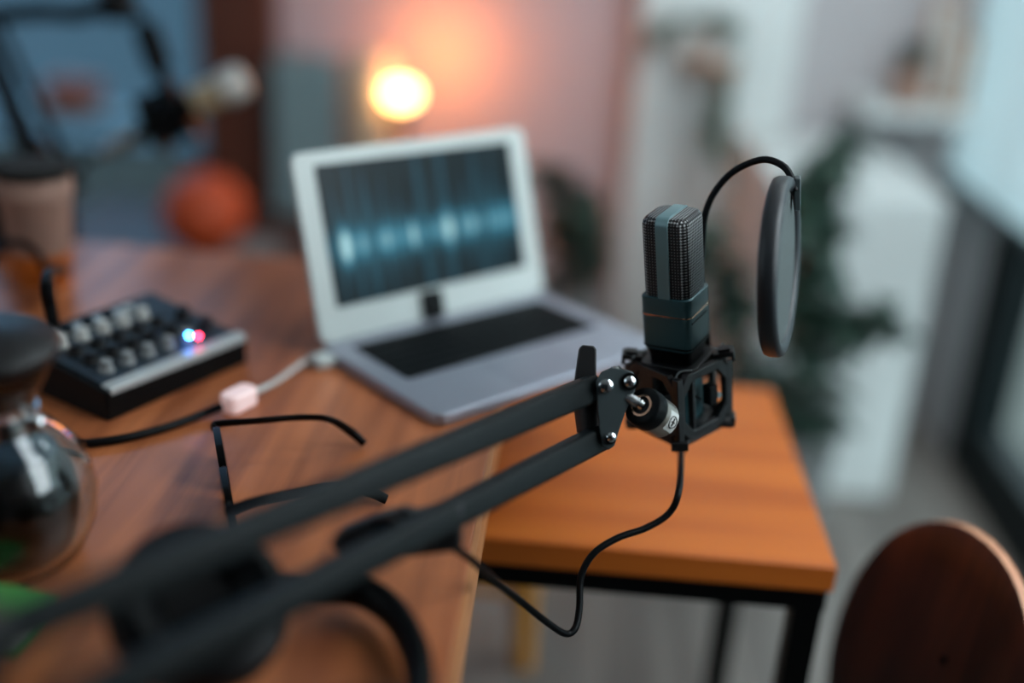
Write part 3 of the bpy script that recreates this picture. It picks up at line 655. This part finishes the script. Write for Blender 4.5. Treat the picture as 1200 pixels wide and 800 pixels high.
# ---------------------------------------------------------------- headphones
hpd = thing('headphones', 'black headphones lying on the desk below the boom arm, band curving right', 'headphones', on(330, 760, ZD))
b = BM(); tube(b, [on(x, y, ZD+z) for x, y, z in ((270, 700, .045), (310, 690, .032), (362, 690, .024), (418, 691, .020), (458, 715, .018), (483, 755, .018), (492, 800, .018), (484, 850, .020), (455, 890, .03))], 0.009, 16, flat=(1.2, 0.95)); obj('headband', b, m_rubber, hpd)
def cup(px, py, dirv):
    c_ = on(px, py, ZD+0.052); mt = axisframe(c_, dirv); b = BM()
    lathe(b, [(0, -0.022), (0.034, -0.022), (0.047, -0.012), (0.052, 0.0), (0.052, 0.006), (0.0, 0.006)], mt, 40); e = obj('ear_cup', b, m_black, hpd)
    b = BM(); lathe(b, [(0.022, 0.006), (0.030, 0.018), (0.040, 0.021), (0.050, 0.016), (0.0525, 0.006)], mt, 40, closed=True); obj('ear_cushion', b, m_rubber, e)
cup(232, 716, V(0.35, -0.35, 0.85)); cup(410, 925, V(-0.3, 0.8, 0.2))

# ---------------------------------------------------------------- green notebook
nb = thing('notebook', 'small green notebook at the left edge of the desk behind the boom arm', 'notebook', on(0, 705, ZD))
g = on(66, 692, ZD+0.02); d1 = (g-on(-10, 680, ZD+0.02)); d1.z = 0; d1.normalize(); d2 = V(d1.y, -d1.x, 0)
m_gr = M('green_cover', (74, 150, 72), 0.5); mt = frame((g.x, g.y, ZD), d1, V(-d1.y, d1.x, 0), (0, 0, 1))
b = BM(); bx(b, -0.18, 0, -0.045, 0, 0.017, 0.019, mt); bx(b, -0.18, 0, -0.045, 0, 0.0, 0.002, mt); bx(b, -0.181, -0.179, -0.045, 0, 0, 0.019, mt); obj('cover', b, m_gr, nb, smooth=False)
b = BM(); bx(b, -0.178, -0.003, -0.042, -0.003, 0.002, 0.017, mt); obj('pages', b, m_label, nb, smooth=False)

# ---------------------------------------------------------------- glass coffee carafe
kc = on(-8, 668, ZD); kx, ky = kc.x, kc.y+0.020
kf = thing('coffee_carafe', 'round glass carafe of dark coffee with a black lid on the desk at the left', 'carafe', (kx, ky, ZD))
mt = Matrix.Translation((kx, ky, ZD))
outp = [(0, 0.0), (0.040, 0.0), (0.052, 0.006), (0.061, 0.028), (0.0635, 0.050), (0.058, 0.074), (0.042, 0.094), (0.030, 0.104), (0.028, 0.112), (0.036, 0.130), (0.046, 0.150)]
inp = [(0.0445, 0.150), (0.0345, 0.130), (0.0265, 0.112), (0.0285, 0.103), (0.040, 0.092), (0.0555, 0.073), (0.061, 0.050), (0.0585, 0.029), (0.050, 0.0085), (0.038, 0.003), (0, 0.003)]
b = BM(); lathe(b, outp+inp, mt, 56); obj('glass_body', b, m_glass, kf, angle=70)
b = BM(); lathe(b, [(0, 0.0035), (0.036, 0.0035), (0.046, 0.010), (0.050, 0.029), (0.0515, 0.046), (0.048, 0.064), (0.040, 0.080), (0, 0.080)], mt, 48); obj('coffee', b, m_coffee, kf)
b = BM(); lathe(b, [(0.0285, 0.101), (0.0325, 0.101), (0.0315, 0.113), (0.0285, 0.113)], mt, 40, closed=True); obj('steel_collar', b, m_chrome, kf)
b = BM(); lathe(b, [(0, 0.118), (0.028, 0.118), (0.043, 0.149), (0.048, 0.152), (0.049, 0.158), (0.044, 0.164), (0.012, 0.170), (0.010, 0.178), (0, 0.180)], mt, 48); obj('lid', b, m_blackp, kf)
b = BM(); k0 = mt @ V(0.034, -0.004, 0.107); sphere(b, k0, 0.0065); obj('hinge_ball', b, m_chrome, kf)

# ---------------------------------------------------------------- mixing console
FLp = on(125, 468, ZD+0.022); FRp = on(289, 401, ZD+0.022); mex = (FRp-FLp); mw = mex.length; mex.normalize(); mey = V(-mex.y, mex.x, 0); md = 0.132
mcn = (FLp+FRp)/2 + mey*md/2
mx = thing('mixing_console', 'small black and silver mixing console with rows of knobs, left of the laptop', 'audio mixer', (mcn.x, mcn.y, ZD), rot=(0, 0, math.atan2(mex.y, mex.x)))
m_mixs = M('mixer_silver', (168, 172, 172), 0.4, 0.3); m_mixd = M('mixer_blue_black', (30, 44, 56), 0.5); m_knobw = M('pale_knob', (190, 188, 182), 0.4)
b = BM(); h0, h1 = 0.028, 0.044
vs = [b.verts.new(V(x*mw/2, y*md/2, z)) for x, y, z in ((-1, -1, 0), (1, -1, 0), (1, 1, 0), (-1, 1, 0), (-1, -1, h0), (1, -1, h0), (1, 1, h1), (-1, 1, h1))]
for f in ((0, 1, 2, 3), (4, 5, 6, 7), (0, 1, 5, 4), (1, 2, 6, 5), (2, 3, 7, 6), (3, 0, 4, 7)): b.faces.new([vs[i] for i in f])
obj('case', b, m_black, mx, local=True, bevel=0.002, smooth=False)
sl_ = math.atan2(h1-h0, md); TP = Matrix.Translation((0, 0, (h0+h1)/2)) @ Matrix.Rotation(sl_, 4, 'X')
b = BM(); bx(b, -mw/2+0.006, mw/2-0.004, -md/2+0.010, md/2-0.006, 0.0, 0.0012, TP); obj('panel', b, m_mixd, mx, local=True, smooth=False)
b = BM(); bx(b, -mw/2+0.004, mw/2, -md/2-0.001, -md/2+0.012, -0.008, 0.003, TP); obj('front_lip', b, m_mixs, mx, local=True, bevel=0.002)
b = BM(); bx(b, -mw/2+0.012, mw/2-0.045, md/2-0.030, md/2-0.012, 0.001, 0.002, TP); obj('jack_panel', b, m_mixs, mx, local=True, smooth=False)
for k in range(5):
    x = -mw/2+0.024+k*0.0235
    b = BM(); cyl(b, TP @ V(x, md/2-0.021, 0.001), TP @ V(x, md/2-0.021, 0.006), 0.0062); cyl(b, TP @ V(x, md/2-0.021, 0.006), TP @ V(x, md/2-0.021, 0.0065), 0.004); obj('jack', b, m_black if k < 4 else m_mixs, mx, local=True)
    for r_ in range(4):
        y = md/2-0.042-r_*0.0205; b = BM(); mtk = TP @ Matrix.Translation((x, y, 0.001))
        lathe(b, [(0, 0), (0.0072, 0), (0.0072, 0.003), (0.0056, 0.004), (0.005, 0.011), (0, 0.0115)], mtk, 18); obj('knob', b, m_knobw if r_ == 0 else (m_greyp if r_ == 3 else m_blackp), mx, local=True)
    b = BM(); bx(b, x+0.0105, x+0.0125, -md/2+0.018, md/2-0.04, 0.001, 0.0018, TP); obj('channel_line', b, m_plate, mx, local=True, smooth=False)
for k in range(2):
    x = mw/2-0.020; b = BM(); mtk = TP @ Matrix.Translation((x, -md/2+0.035+0.032*k, 0.001)); lathe(b, [(0, 0), (0.009, 0), (0.009, 0.003), (0.0065, 0.004), (0.006, 0.012), (0, 0.0125)], mtk, 20); obj('knob', b, m_blackp, mx, local=True)
m_ledb = M('blue_led', (60, 150, 255), 0.3, emit=(50, 150, 255, 90)); m_ledr = M('red_led', (255, 60, 80), 0.3, emit=(255, 50, 80, 40))
mxi = chain(mx).inverted()
for (px, m_) in ((221, m_ledb), (232, m_ledr)):
    q = mxi @ on(px, 382, ZD+0.050); b = BM(); sphere(b, (q.x, q.y, (TP @ V(0, q.y, 0)).z+0.010), 0.0019, seg=12); obj('indicator_light', b, m_, mx, local=True)

# ---------------------------------------------------------------- second microphone on its own arm, left rear
DB = 1.62
m2p = thing('condenser_microphone', 'gold and silver microphone tilted sideways in the blurred left background', 'microphone', at(215, 128, DB))
u2 = (at(292, 92, DB)-at(215, 128, DB)).normalized()
b = BM(); q = at(228, 120, DB); cyl(b, q, q+u2*0.045, 0.022); obj('body', b, M('gold_body', (178, 158, 128), 0.35, 0.6), m2p)
b = BM(); mt = axisframe(q+u2*0.045, u2); lathe(b, [(0, 0), (0.025, 0), (0.0265, 0.008), (0.0265, 0.026), (0.02, 0.037), (0, 0.042)], mt, 32); obj('grille', b, M('silver_mesh', (186, 182, 176), 0.4, 0.6, scale=900, bump=0.8), m2p)
b = BM(); q1 = at(158, 160, DB); q2 = at(116, 180, DB); cyl(b, q, q1, 0.019, 0.011); obj('tail', b, m_black, m2p)
s2 = thing('shock_mount', 'black round shock mount holding the gold and silver microphone at the left', 'shock mount', at(200, 135, DB))
mt = axisframe(at(200, 134, DB), u2)
for z_ in (-0.030, 0.020):
    b = BM(); lathe(b, [(0.034, -0.006), (0.044, -0.006), (0.044, 0.006), (0.034, 0.006)], mt @ Matrix.Translation((0, 0, z_)), 32, closed=True); obj('mount_ring', b, m_black, s2)
b = BM(); lathe(b, [(0.022, -0.028), (0.030, -0.03), (0.032, 0.022), (0.022, 0.022)], mt, 32, closed=True); obj('cradle', b, m_black, s2)
b = BM()
for k in range(8):
    a = k*PI/4; cyl(b, mt @ V(0.030*math.cos(a), 0.030*math.sin(a), -0.005), mt @ V(0.042*math.cos(a+.3), 0.042*math.sin(a+.3), 0.020 if k % 2 else -0.030), 0.003, seg=8)
for k in range(4):
    a = k*PI/2+.4; cyl(b, mt @ V(0.041*math.cos(a), 0.041*math.sin(a), -0.030), mt @ V(0.041*math.cos(a), 0.041*math.sin(a), 0.020), 0.005, seg=8)
obj('strut', b, m_black, s2)
xc = thing('audio_cable', 'black cable with a silver plug looping from the left microphone down to the mixing console', 'cable', at(80, 340, 1.45))
b = BM(); cyl(b, q1, q2, 0.011, 0.009); obj('plug', b, m_sleeve, xc)
b = BM(); mixback = mx.location + mey*(md/2-0.021) - mex*0.05
tube(b, [q2, at(97, 193, 1.60), at(84, 225, 1.55), at(86, 270, 1.47), at(84, 310, 1.40), V(mixback.x, mixback.y+0.0, ZD+0.10), V(mixback.x, mixback.y, ZD+0.052)], 0.006); obj('cord', b, m_rubber, xc)
a2_ = thing('boom_arm', 'dark folding microphone arm rising above the terracotta pot at the left', 'microphone arm', (at(45, 205, 1.6).x, at(45, 205, 1.6).y, ZD))
pb = V(-0.76, 1.29, ZD)
E1 = at(55, 225, 1.5); E2 = at(-30, 20, 1.72); E3 = at(138, 2, 1.70); E4 = at(195, 110, DB)
pb = V(E1.x, 1.29, ZD)
b = BM(); cyl(b, E1, E2, 0.016); cyl(b, E1+V(.045, 0, .01), E2+V(.03, 0, .01), 0.007); slab(b, [(5, 232), (28, 160), (45, 160), (78, 232)], 1.49, 0.02); obj('lower_segment', b, m_black, a2_)
b = BM(); tube(b, [E2, at(50, 14, 1.72), at(90, 16, 1.7), E3], 0.014); obj('upper_segment', b, m_black, a2_)
b = BM(); cyl(b, at(134, -25, 1.7), at(140, 20, 1.7), 0.026); obj('elbow', b, m_black, a2_)
b = BM(); cyl(b, at(160, 8, 1.68), E4, 0.007); cyl(b, at(172, 30, 1.66), at(190, 92, DB), 0.012); cyl(b, at(172, 36, 1.655), at(186, 76, 1.64), 0.020); obj('drop_rod', b, m_black, a2_)
b = BM(); cyl(b, (pb.x, pb.y, ZD), (pb.x, pb.y, ZD+0.10), 0.012); cyl(b, (pb.x, pb.y, ZD+0.09), E1, 0.014); bx(b, pb.x-0.03, pb.x+0.03, pb.y-0.03, pb.y+0.03, ZD, ZD+0.02); obj('post', b, m_black, a2_)

# pot on the desk at the left
pp = on(33, 345, ZD)
pt_ = thing('plant_pot', 'pale terracotta pot with a dark rim behind the mixing console', 'pot', (pp.x, pp.y+0.04, ZD))
mt = Matrix.Translation((pp.x, pp.y+0.04, ZD)) @ Matrix.Diagonal((0.82, 0.82, 0.90, 1))
b = BM(); lathe(b, [(0, 0), (0.036, 0), (0.047, 0.115), (0.050, 0.118), (0.050, 0.140), (0.046, 0.140), (0.044, 0.118), (0, 0.118)], mt, 40); obj('pot_body', b, m_terr, pt_)
b = BM(); lathe(b, [(0, 0.1185), (0.043, 0.1185), (0.040, 0.142), (0.052, 0.146), (0.050, 0.156), (0, 0.16)], mt, 40); obj('dark_rim', b, m_soil, pt_)
b = BM(); lathe(b, [(0.0363, 0.002), (0.0374, 0.002), (0.0415, 0.045), (0.0395, 0.045)], mt, 40, closed=True); tag(obj('base_band', b, m_table, pt_), 'orange wooden band')
lc = BM(); tube(lc, [on(-20, 330, ZD+0.06), at(0, 290, 1.20), at(30, 286, 1.20), at(52, 310, 1.20), at(60, 345, 1.20), V(*(mx.location + mey*(md/2-0.021) - mex*(mw/2-0.030)).xy, ZD+0.052)], 0.0045)
tag(obj('patch_cable', lc, m_rubber), 'black patch cable arching into the left end of the mixing console', 'cable')

# ---------------------------------------------------------------- dresser and what stands on it
ZR = 0.37
dr_ = thing('dresser', 'low dark brown wooden dresser against the back wall behind the desk', 'dresser', (-0.7, 2.62, 0))
b = BM(); bx(b, -1.25, -0.2, 2.3, 2.87, 0.03, ZR); obj('carcass', b, m_dresser, dr_, smooth=False, bevel=0.004)
for k in range(3):
    x0 = -1.23+k*0.343; b = BM(); bx(b, x0, x0+0.325, 2.285, 2.3, 0.06, ZR-0.03); d_o = obj('drawer', b, m_dresser, dr_, smooth=False, bevel=0.003)
    b = BM(); cyl(b, (x0+0.16, 2.268, 0.2), (x0+0.16, 2.286, 0.2), 0.012); obj('knob', b, m_chrome, d_o)
bc_ = at(240, 243, 2.55); rbal = bc_.z-ZR
b = BM(); sphere(b, (bc_.x, bc_.y, ZR+0.098), 0.098, seg=40); bl = tag(obj('basketball', b, m_orange), 'orange ball on the dresser beyond the left microphone', 'ball')
b = BM()
for rx in (0, PI/2):
    mt = Matrix.Translation((bc_.x, bc_.y, ZR+0.098)) @ Matrix.Rotation(0.5, 4, 'X') @ Matrix.Rotation(rx, 4, 'Y'); lathe(b, [(0.0975, -0.0015), (0.0988, -0.0015), (0.0988, 0.0015), (0.0975, 0.0015)], mt, 48, closed=True)
obj('seam', b, m_black, bl)
# lamp
lc_ = at(470, 110, 2.72); lx, ly, lz = lc_
lm = thing('table_lamp', 'glowing round table lamp on a dark stem behind the laptop', 'lamp', (lx, ly, ZR))
b = BM(); sphere(b, (lx, ly, lz), 0.040, seg=32, scale=(1, 1, 0.70)); obj('lamp_globe', b, M('glowing_globe', (255, 220, 170), 0.4, emit=(255, 196, 120, 13)), lm)
b = BM(); lathe(b, [(0, 0), (0.06, 0), (0.058, 0.012), (0.012, 0.02), (0.009, lz-ZR-0.07), (0.022, lz-ZR-0.06), (0.024, lz-ZR-0.033), (0, lz-ZR-0.033)], Matrix.Translation((lx, ly, ZR)), 32); obj('stem', b, m_black, lm)
pl = bpy.data.lights.new('wall_glow_light', 'POINT'); pl.energy = 4.2; pl.color = (1.0, 0.27, 0.05); pl.shadow_soft_size = 0.09  # unseen light added beside the globe for the orange pool on the wall
po_ = bpy.data.objects.new('wall_glow_light', pl); COL.objects.link(po_); po_.parent = lm; lq = at(522, 60, 2.88); po_.location = (lq.x-lx, 2.80-ly, lq.z-ZR)
vz = at(442, 120, 2.85); b = BM()
hv = at(440, 52, 2.85).z-ZR
lathe(b, [(0, 0), (0.04, 0), (0.045, hv*0.25), (0.060, hv*0.62), (0.063, hv*0.80), (0.048, hv*0.95), (0.03, hv), (0.026, hv-0.004), (0.04, hv*0.9), (0, hv*0.88)], Matrix.Translation((vz.x, 2.80, ZR)), 40)
tag(obj('vase', b, M('pale_vase', (214, 190, 160), 0.4)), 'pale rounded vase lit orange, just left of the glowing lamp', 'vase')
cbn = thing('storage_cabinet', 'tall grey-teal cabinet between the brown post and the glowing lamp', 'cabinet', (-0.67, 2.9, ZR))
zt = at(345, 58, 2.95).z
b = BM(); bx(b, -0.765, -0.595, 2.80, 2.945, ZR, zt); obj('body', b, m_tealp, cbn, smooth=False, bevel=0.004)
for x0, x1 in ((-0.758, -0.684), (-0.676, -0.602)):
    b = BM(); bx(b, x0, x1, 2.792, 2.80, ZR+0.01, zt-0.01); obj('door', b, m_tealp, cbn, smooth=False, bevel=0.002)
tr_ = BM(); p = on(315, 292, ZR); bx(tr_, p.x-0.05, p.x+0.05, 2.34, 2.42, ZR, ZR+0.05); tag(obj('small_box', tr_, m_greyp, smooth=False, bevel=0.004), 'small grey box on the dresser beside the orange ball', 'box')
wb = BM(); p = at(82, 112, 2.98); bx(wb, p.x-0.06, p.x+0.06, 2.9, 2.999, p.z-0.035, p.z+0.04)
shl = BM(); bx(shl, -2.1, -1.0, 2.88, 3.0, p.z-0.052, p.z-0.035); struct('trim_2', shl, m_tealp)
tag(obj('wooden_box', wb, M('orange_brown_wood', (140, 66, 36), 0.6), smooth=False, bevel=0.004), 'small orange brown box on the ledge of the left window', 'box')

# ---------------------------------------------------------------- plants
def leaf(b, p, d, up_, ln, wd, curl=0.25, n=5):
    d = Vector(d).normalized(); up_ = Vector(up_); s = d.cross(up_).normalized(); u = s.cross(d).normalized(); prev = None
    for i in range(n+1):
        t_ = i/n; ww = wd*math.sin(PI*min(1, 0.08+0.92*t_)**0.8)*0.5+0.0004; c_ = p + d*ln*t_ + u*(-curl*ln*t_*t_)
        row = [b.verts.new(c_-s*ww+u*ww*0.25), b.verts.new(c_), b.verts.new(c_+s*ww+u*ww*0.25)]
        if prev:
            for k in (0, 1): b.faces.new((prev[k], prev[k+1], row[k+1], row[k]))
        prev = row
def solid(o, th_=0.0008):
    m_ = o.modifiers.new('thick', 'SOLIDIFY'); m_.thickness = th_
def rnd(a, c): return random.uniform(a, c)
def plant(name, label, base, pot_fn, stems, mat, ln, wd, per, grp=None):
    root = thing(name, label, 'plant', base, grp); pot_fn(root)
    bs, bl_ = BM(), BM()
    for pts in stems:
        C = spline(pts, 6); tube(bs, pts, 0.004, 8, 5)
        for i in range(int(len(C)*0.25), len(C)):
            for k in range(per):
                d = V(rnd(-1, 1), rnd(-1, 1), rnd(-.5, .6)); leaf(bl_, C[i], d, (0, 0, 1), ln*rnd(.6, 1.1), wd*rnd(.7, 1.1), rnd(.1, .5))
    obj('stems', bs, m_stem, root); lo = obj('leaves', bl_, mat, root); solid(lo); return root
# tall plant in front of the white cover
bp_ = on(922, 562, 0.0); bp_.y = 1.93; bp_.x = 0.452
topz = 0.30
def pot1(root):
    b = BM(); lathe(b, [(0, 0), (0.075, 0), (0.098, topz-0.02), (0.102, topz), (0.094, topz), (0.090, topz-0.03), (0, topz-0.03)], Matrix.Translation((bp_.x, bp_.y, 0)), 40); obj('planter', b, m_greyp, root)
    b = BM(); lathe(b, [(0, topz-0.029), (0.089, topz-0.029), (0.089, topz-0.012), (0, topz-0.008)], Matrix.Translation((bp_.x, bp_.y, 0)), 32); obj('soil', b, m_soil, root)
S = V(bp_.x, bp_.y, topz-0.02)
def P2(x, y, d=1.98): return at(x, y, d)
plant('potted_plant', 'tall dark leafy plant in a grey planter, right behind the pop filter', (bp_.x, bp_.y, 0), pot1,
      [[S, P2(945, 400), P2(960, 330), P2(958, 250), P2(955, 205)], [S, P2(950, 330, 2.0), P2(962, 220, 2.02), P2(990, 165, 2.02)],
       [S, P2(975, 390), P2(1010, 370), P2(1045, 385)],
       [S, P2(870, 390), P2(850, 330), P2(835, 270)],
       [S, P2(940, 380, 1.9), P2(960, 320, 1.9), P2(940, 250, 1.9)]], m_leafd, 0.085, 0.052, 3)
# low dark foliage spilling over the planter rim
lowp = BM(); 
for k in range(150):
    a = rnd(0, 2*PI); r_ = rnd(0, 0.10); leaf(lowp, V(bp_.x-0.02+r_*math.cos(a), bp_.y+r_*math.sin(a), topz-0.01+rnd(0, .07)), V(math.cos(a), math.sin(a), rnd(-.3, .6)), (0, 0, 1), rnd(.04, .08), rnd(.02, .035))
lo = obj('trailing_foliage', lowp, m_leafd, [o for o in bpy.data.objects if o.name == 'potted_plant'][0]); solid(lo)
# plant behind the laptop
q = at(668, 255, 2.35)
def pot2(root):
    b = BM(); lathe(b, [(0, 0), (0.07, 0), (0.09, 0.40), (0.083, 0.40), (0.08, 0.37), (0, 0.37)], Matrix.Translation((q.x, q.y, 0)), 36); obj('planter', b, m_greyp, root)
S2 = V(q.x, q.y, 0.37)
def P3(x, y, d=2.35): return at(x, y, d)
plant('potted_plant', 'bushy dark green plant directly behind the right edge of the laptop', (q.x, q.y, 0), pot2,
      [[S2, P3(650, 260), P3(640, 215), P3(632, 190)], [S2, P3(672, 270), P3(668, 225), P3(655, 200)], [S2, P3(690, 300), P3(690, 250), P3(680, 220)], [S2, P3(690, 320, 2.3), P3(698, 290, 2.3), P3(700, 260, 2.3)], [S2, P3(660, 300, 2.4), P3(650, 250, 2.4)], [S2, P3(682, 290, 2.25), P3(684, 250, 2.25)]], m_leafd, 0.055, 0.034, 3)
# hanging vine on a small shelf on the pillar
zs = at(835, 68, 2.68); sh1 = thing('wall_shelf', 'small pale wooden shelf on the white pillar holding a trailing vine', 'shelf', (zs.x-0.03, 2.70, zs.z))
b = BM(); bx(b, zs.x-0.07, zs.x+0.05, 2.63, 2.82, zs.z-0.008, zs.z+0.008); obj('shelf_board', b, m_frame, sh1, smooth=False, bevel=0.002)
b = BM(); bx(b, zs.x+0.02, zs.x+0.03, 2.66, 2.82, zs.z-0.05, zs.z-0.008); obj('bracket', b, m_frame, sh1, smooth=False)
vp = V(zs.x+0.008, 2.685, zs.z+0.008)
def pot3(root):
    b = BM(); lathe(b, [(0, 0), (0.026, 0), (0.034, 0.06), (0.030, 0.06), (0.028, 0.05), (0, 0.05)], Matrix.Translation(vp), 28); obj('pot_body', b, m_white, root)
tv = vp+V(0, 0, 0.055)
def P4(x, y, d=2.64): return at(x, y, d)
plant('trailing_vine', 'green trailing vine hanging down the white pillar from its small shelf', vp, pot3,
      [[tv, tv+V(0, -.05, .035), P4(848, 60), P4(850, 100), P4(842, 140), P4(838, 165), P4(846, 188)], [tv, tv+V(0.01, -.04, .03), P4(852, 50), P4(856, 80)], [tv, tv+V(-.03, 0, .03), P4(780, 30, 2.66), P4(772, 45, 2.66)]], m_leafm, 0.042, 0.034, 6)
# right shelf, pot, frames
zr = at(1058, 122, 2.70); sh2 = thing('wall_shelf', 'white plank shelf in the alcove at the upper right', 'shelf', (0.8, 2.76, zr.z))
b = BM(); bx(b, 0.67, 0.925, 2.60, 2.86, zr.z-0.012, zr.z+0.012); obj('shelf_board', b, m_white, sh2, smooth=False, bevel=0.002)
for x in (0.70, 0.89):
    b = BM(); bx(b, x-0.008, x+0.008, 2.66, 2.86, zr.z-0.03, zr.z-0.012); obj('bracket', b, m_white, sh2, smooth=False)
zs2 = zr.z+0.012; pq = at(1052, 90, 2.68)
def pot4(root):
    b = BM(); lathe(b, [(0, 0), (0.034, 0), (0.046, 0.09), (0.041, 0.09), (0.039, 0.078), (0, 0.078)], Matrix.Translation((pq.x, 2.68, zs2)), 32); obj('pot_body', b, m_terr, root)
S5 = V(pq.x, 2.68, zs2+0.078)
plant('potted_plant', 'small dark plant in a pale pot on the white alcove shelf', (pq.x, 2.68, zs2), pot4, [[S5, S5+V(.005*k, .004*k, .03), S5+V(.012*k, -.008*k, .055)] for k in (-2, -1, 0, 1, 2)], m_leafd, 0.032, 0.02, 3)
for i, (x, y_, hgt, lab) in enumerate(((0.865, 2.74, 0.24, 'taller tan wooden picture frame leaning at the back of the alcove shelf'), (0.900, 2.69, 0.17, 'shorter tan wooden picture frame at the window end of the alcove shelf'))):
    pfm = thing('picture_frame', lab, 'picture frame', (x, y_, zs2), 'frames on the alcove shelf')
    mt = Matrix.Translation((x-0.01, y_, zs2)) @ Matrix.Rotation(-0.08, 4, 'X'); wd_ = 0.075 if i == 0 else 0.05
    b = BM(); mf = mt @ frame((0, 0, hgt/2), (1, 0, 0), (0, 0, 1), (0, -1, 0)); ringprism(b, rrect(wd_, hgt, .001, 1), rrect(wd_-0.026, hgt-0.026, .001, 1), -0.006, 0.006, mf); obj('frame', b, m_frame, pfm, smooth=False)
    b = BM(); prism(b, rrect(wd_-0.025, hgt-0.025, .001, 1), -0.004, 0.0, mf); obj('picture', b, m_label, pfm, smooth=False)
sw_ = at(1076, 186, 2.82); b = BM(); cyl(b, (sw_.x, 2.845, sw_.z), (sw_.x, 2.861, sw_.z), 0.022); tag(obj('wall_switch', b, m_white), 'small round white switch on the grey wall below the alcove shelf', 'switch')
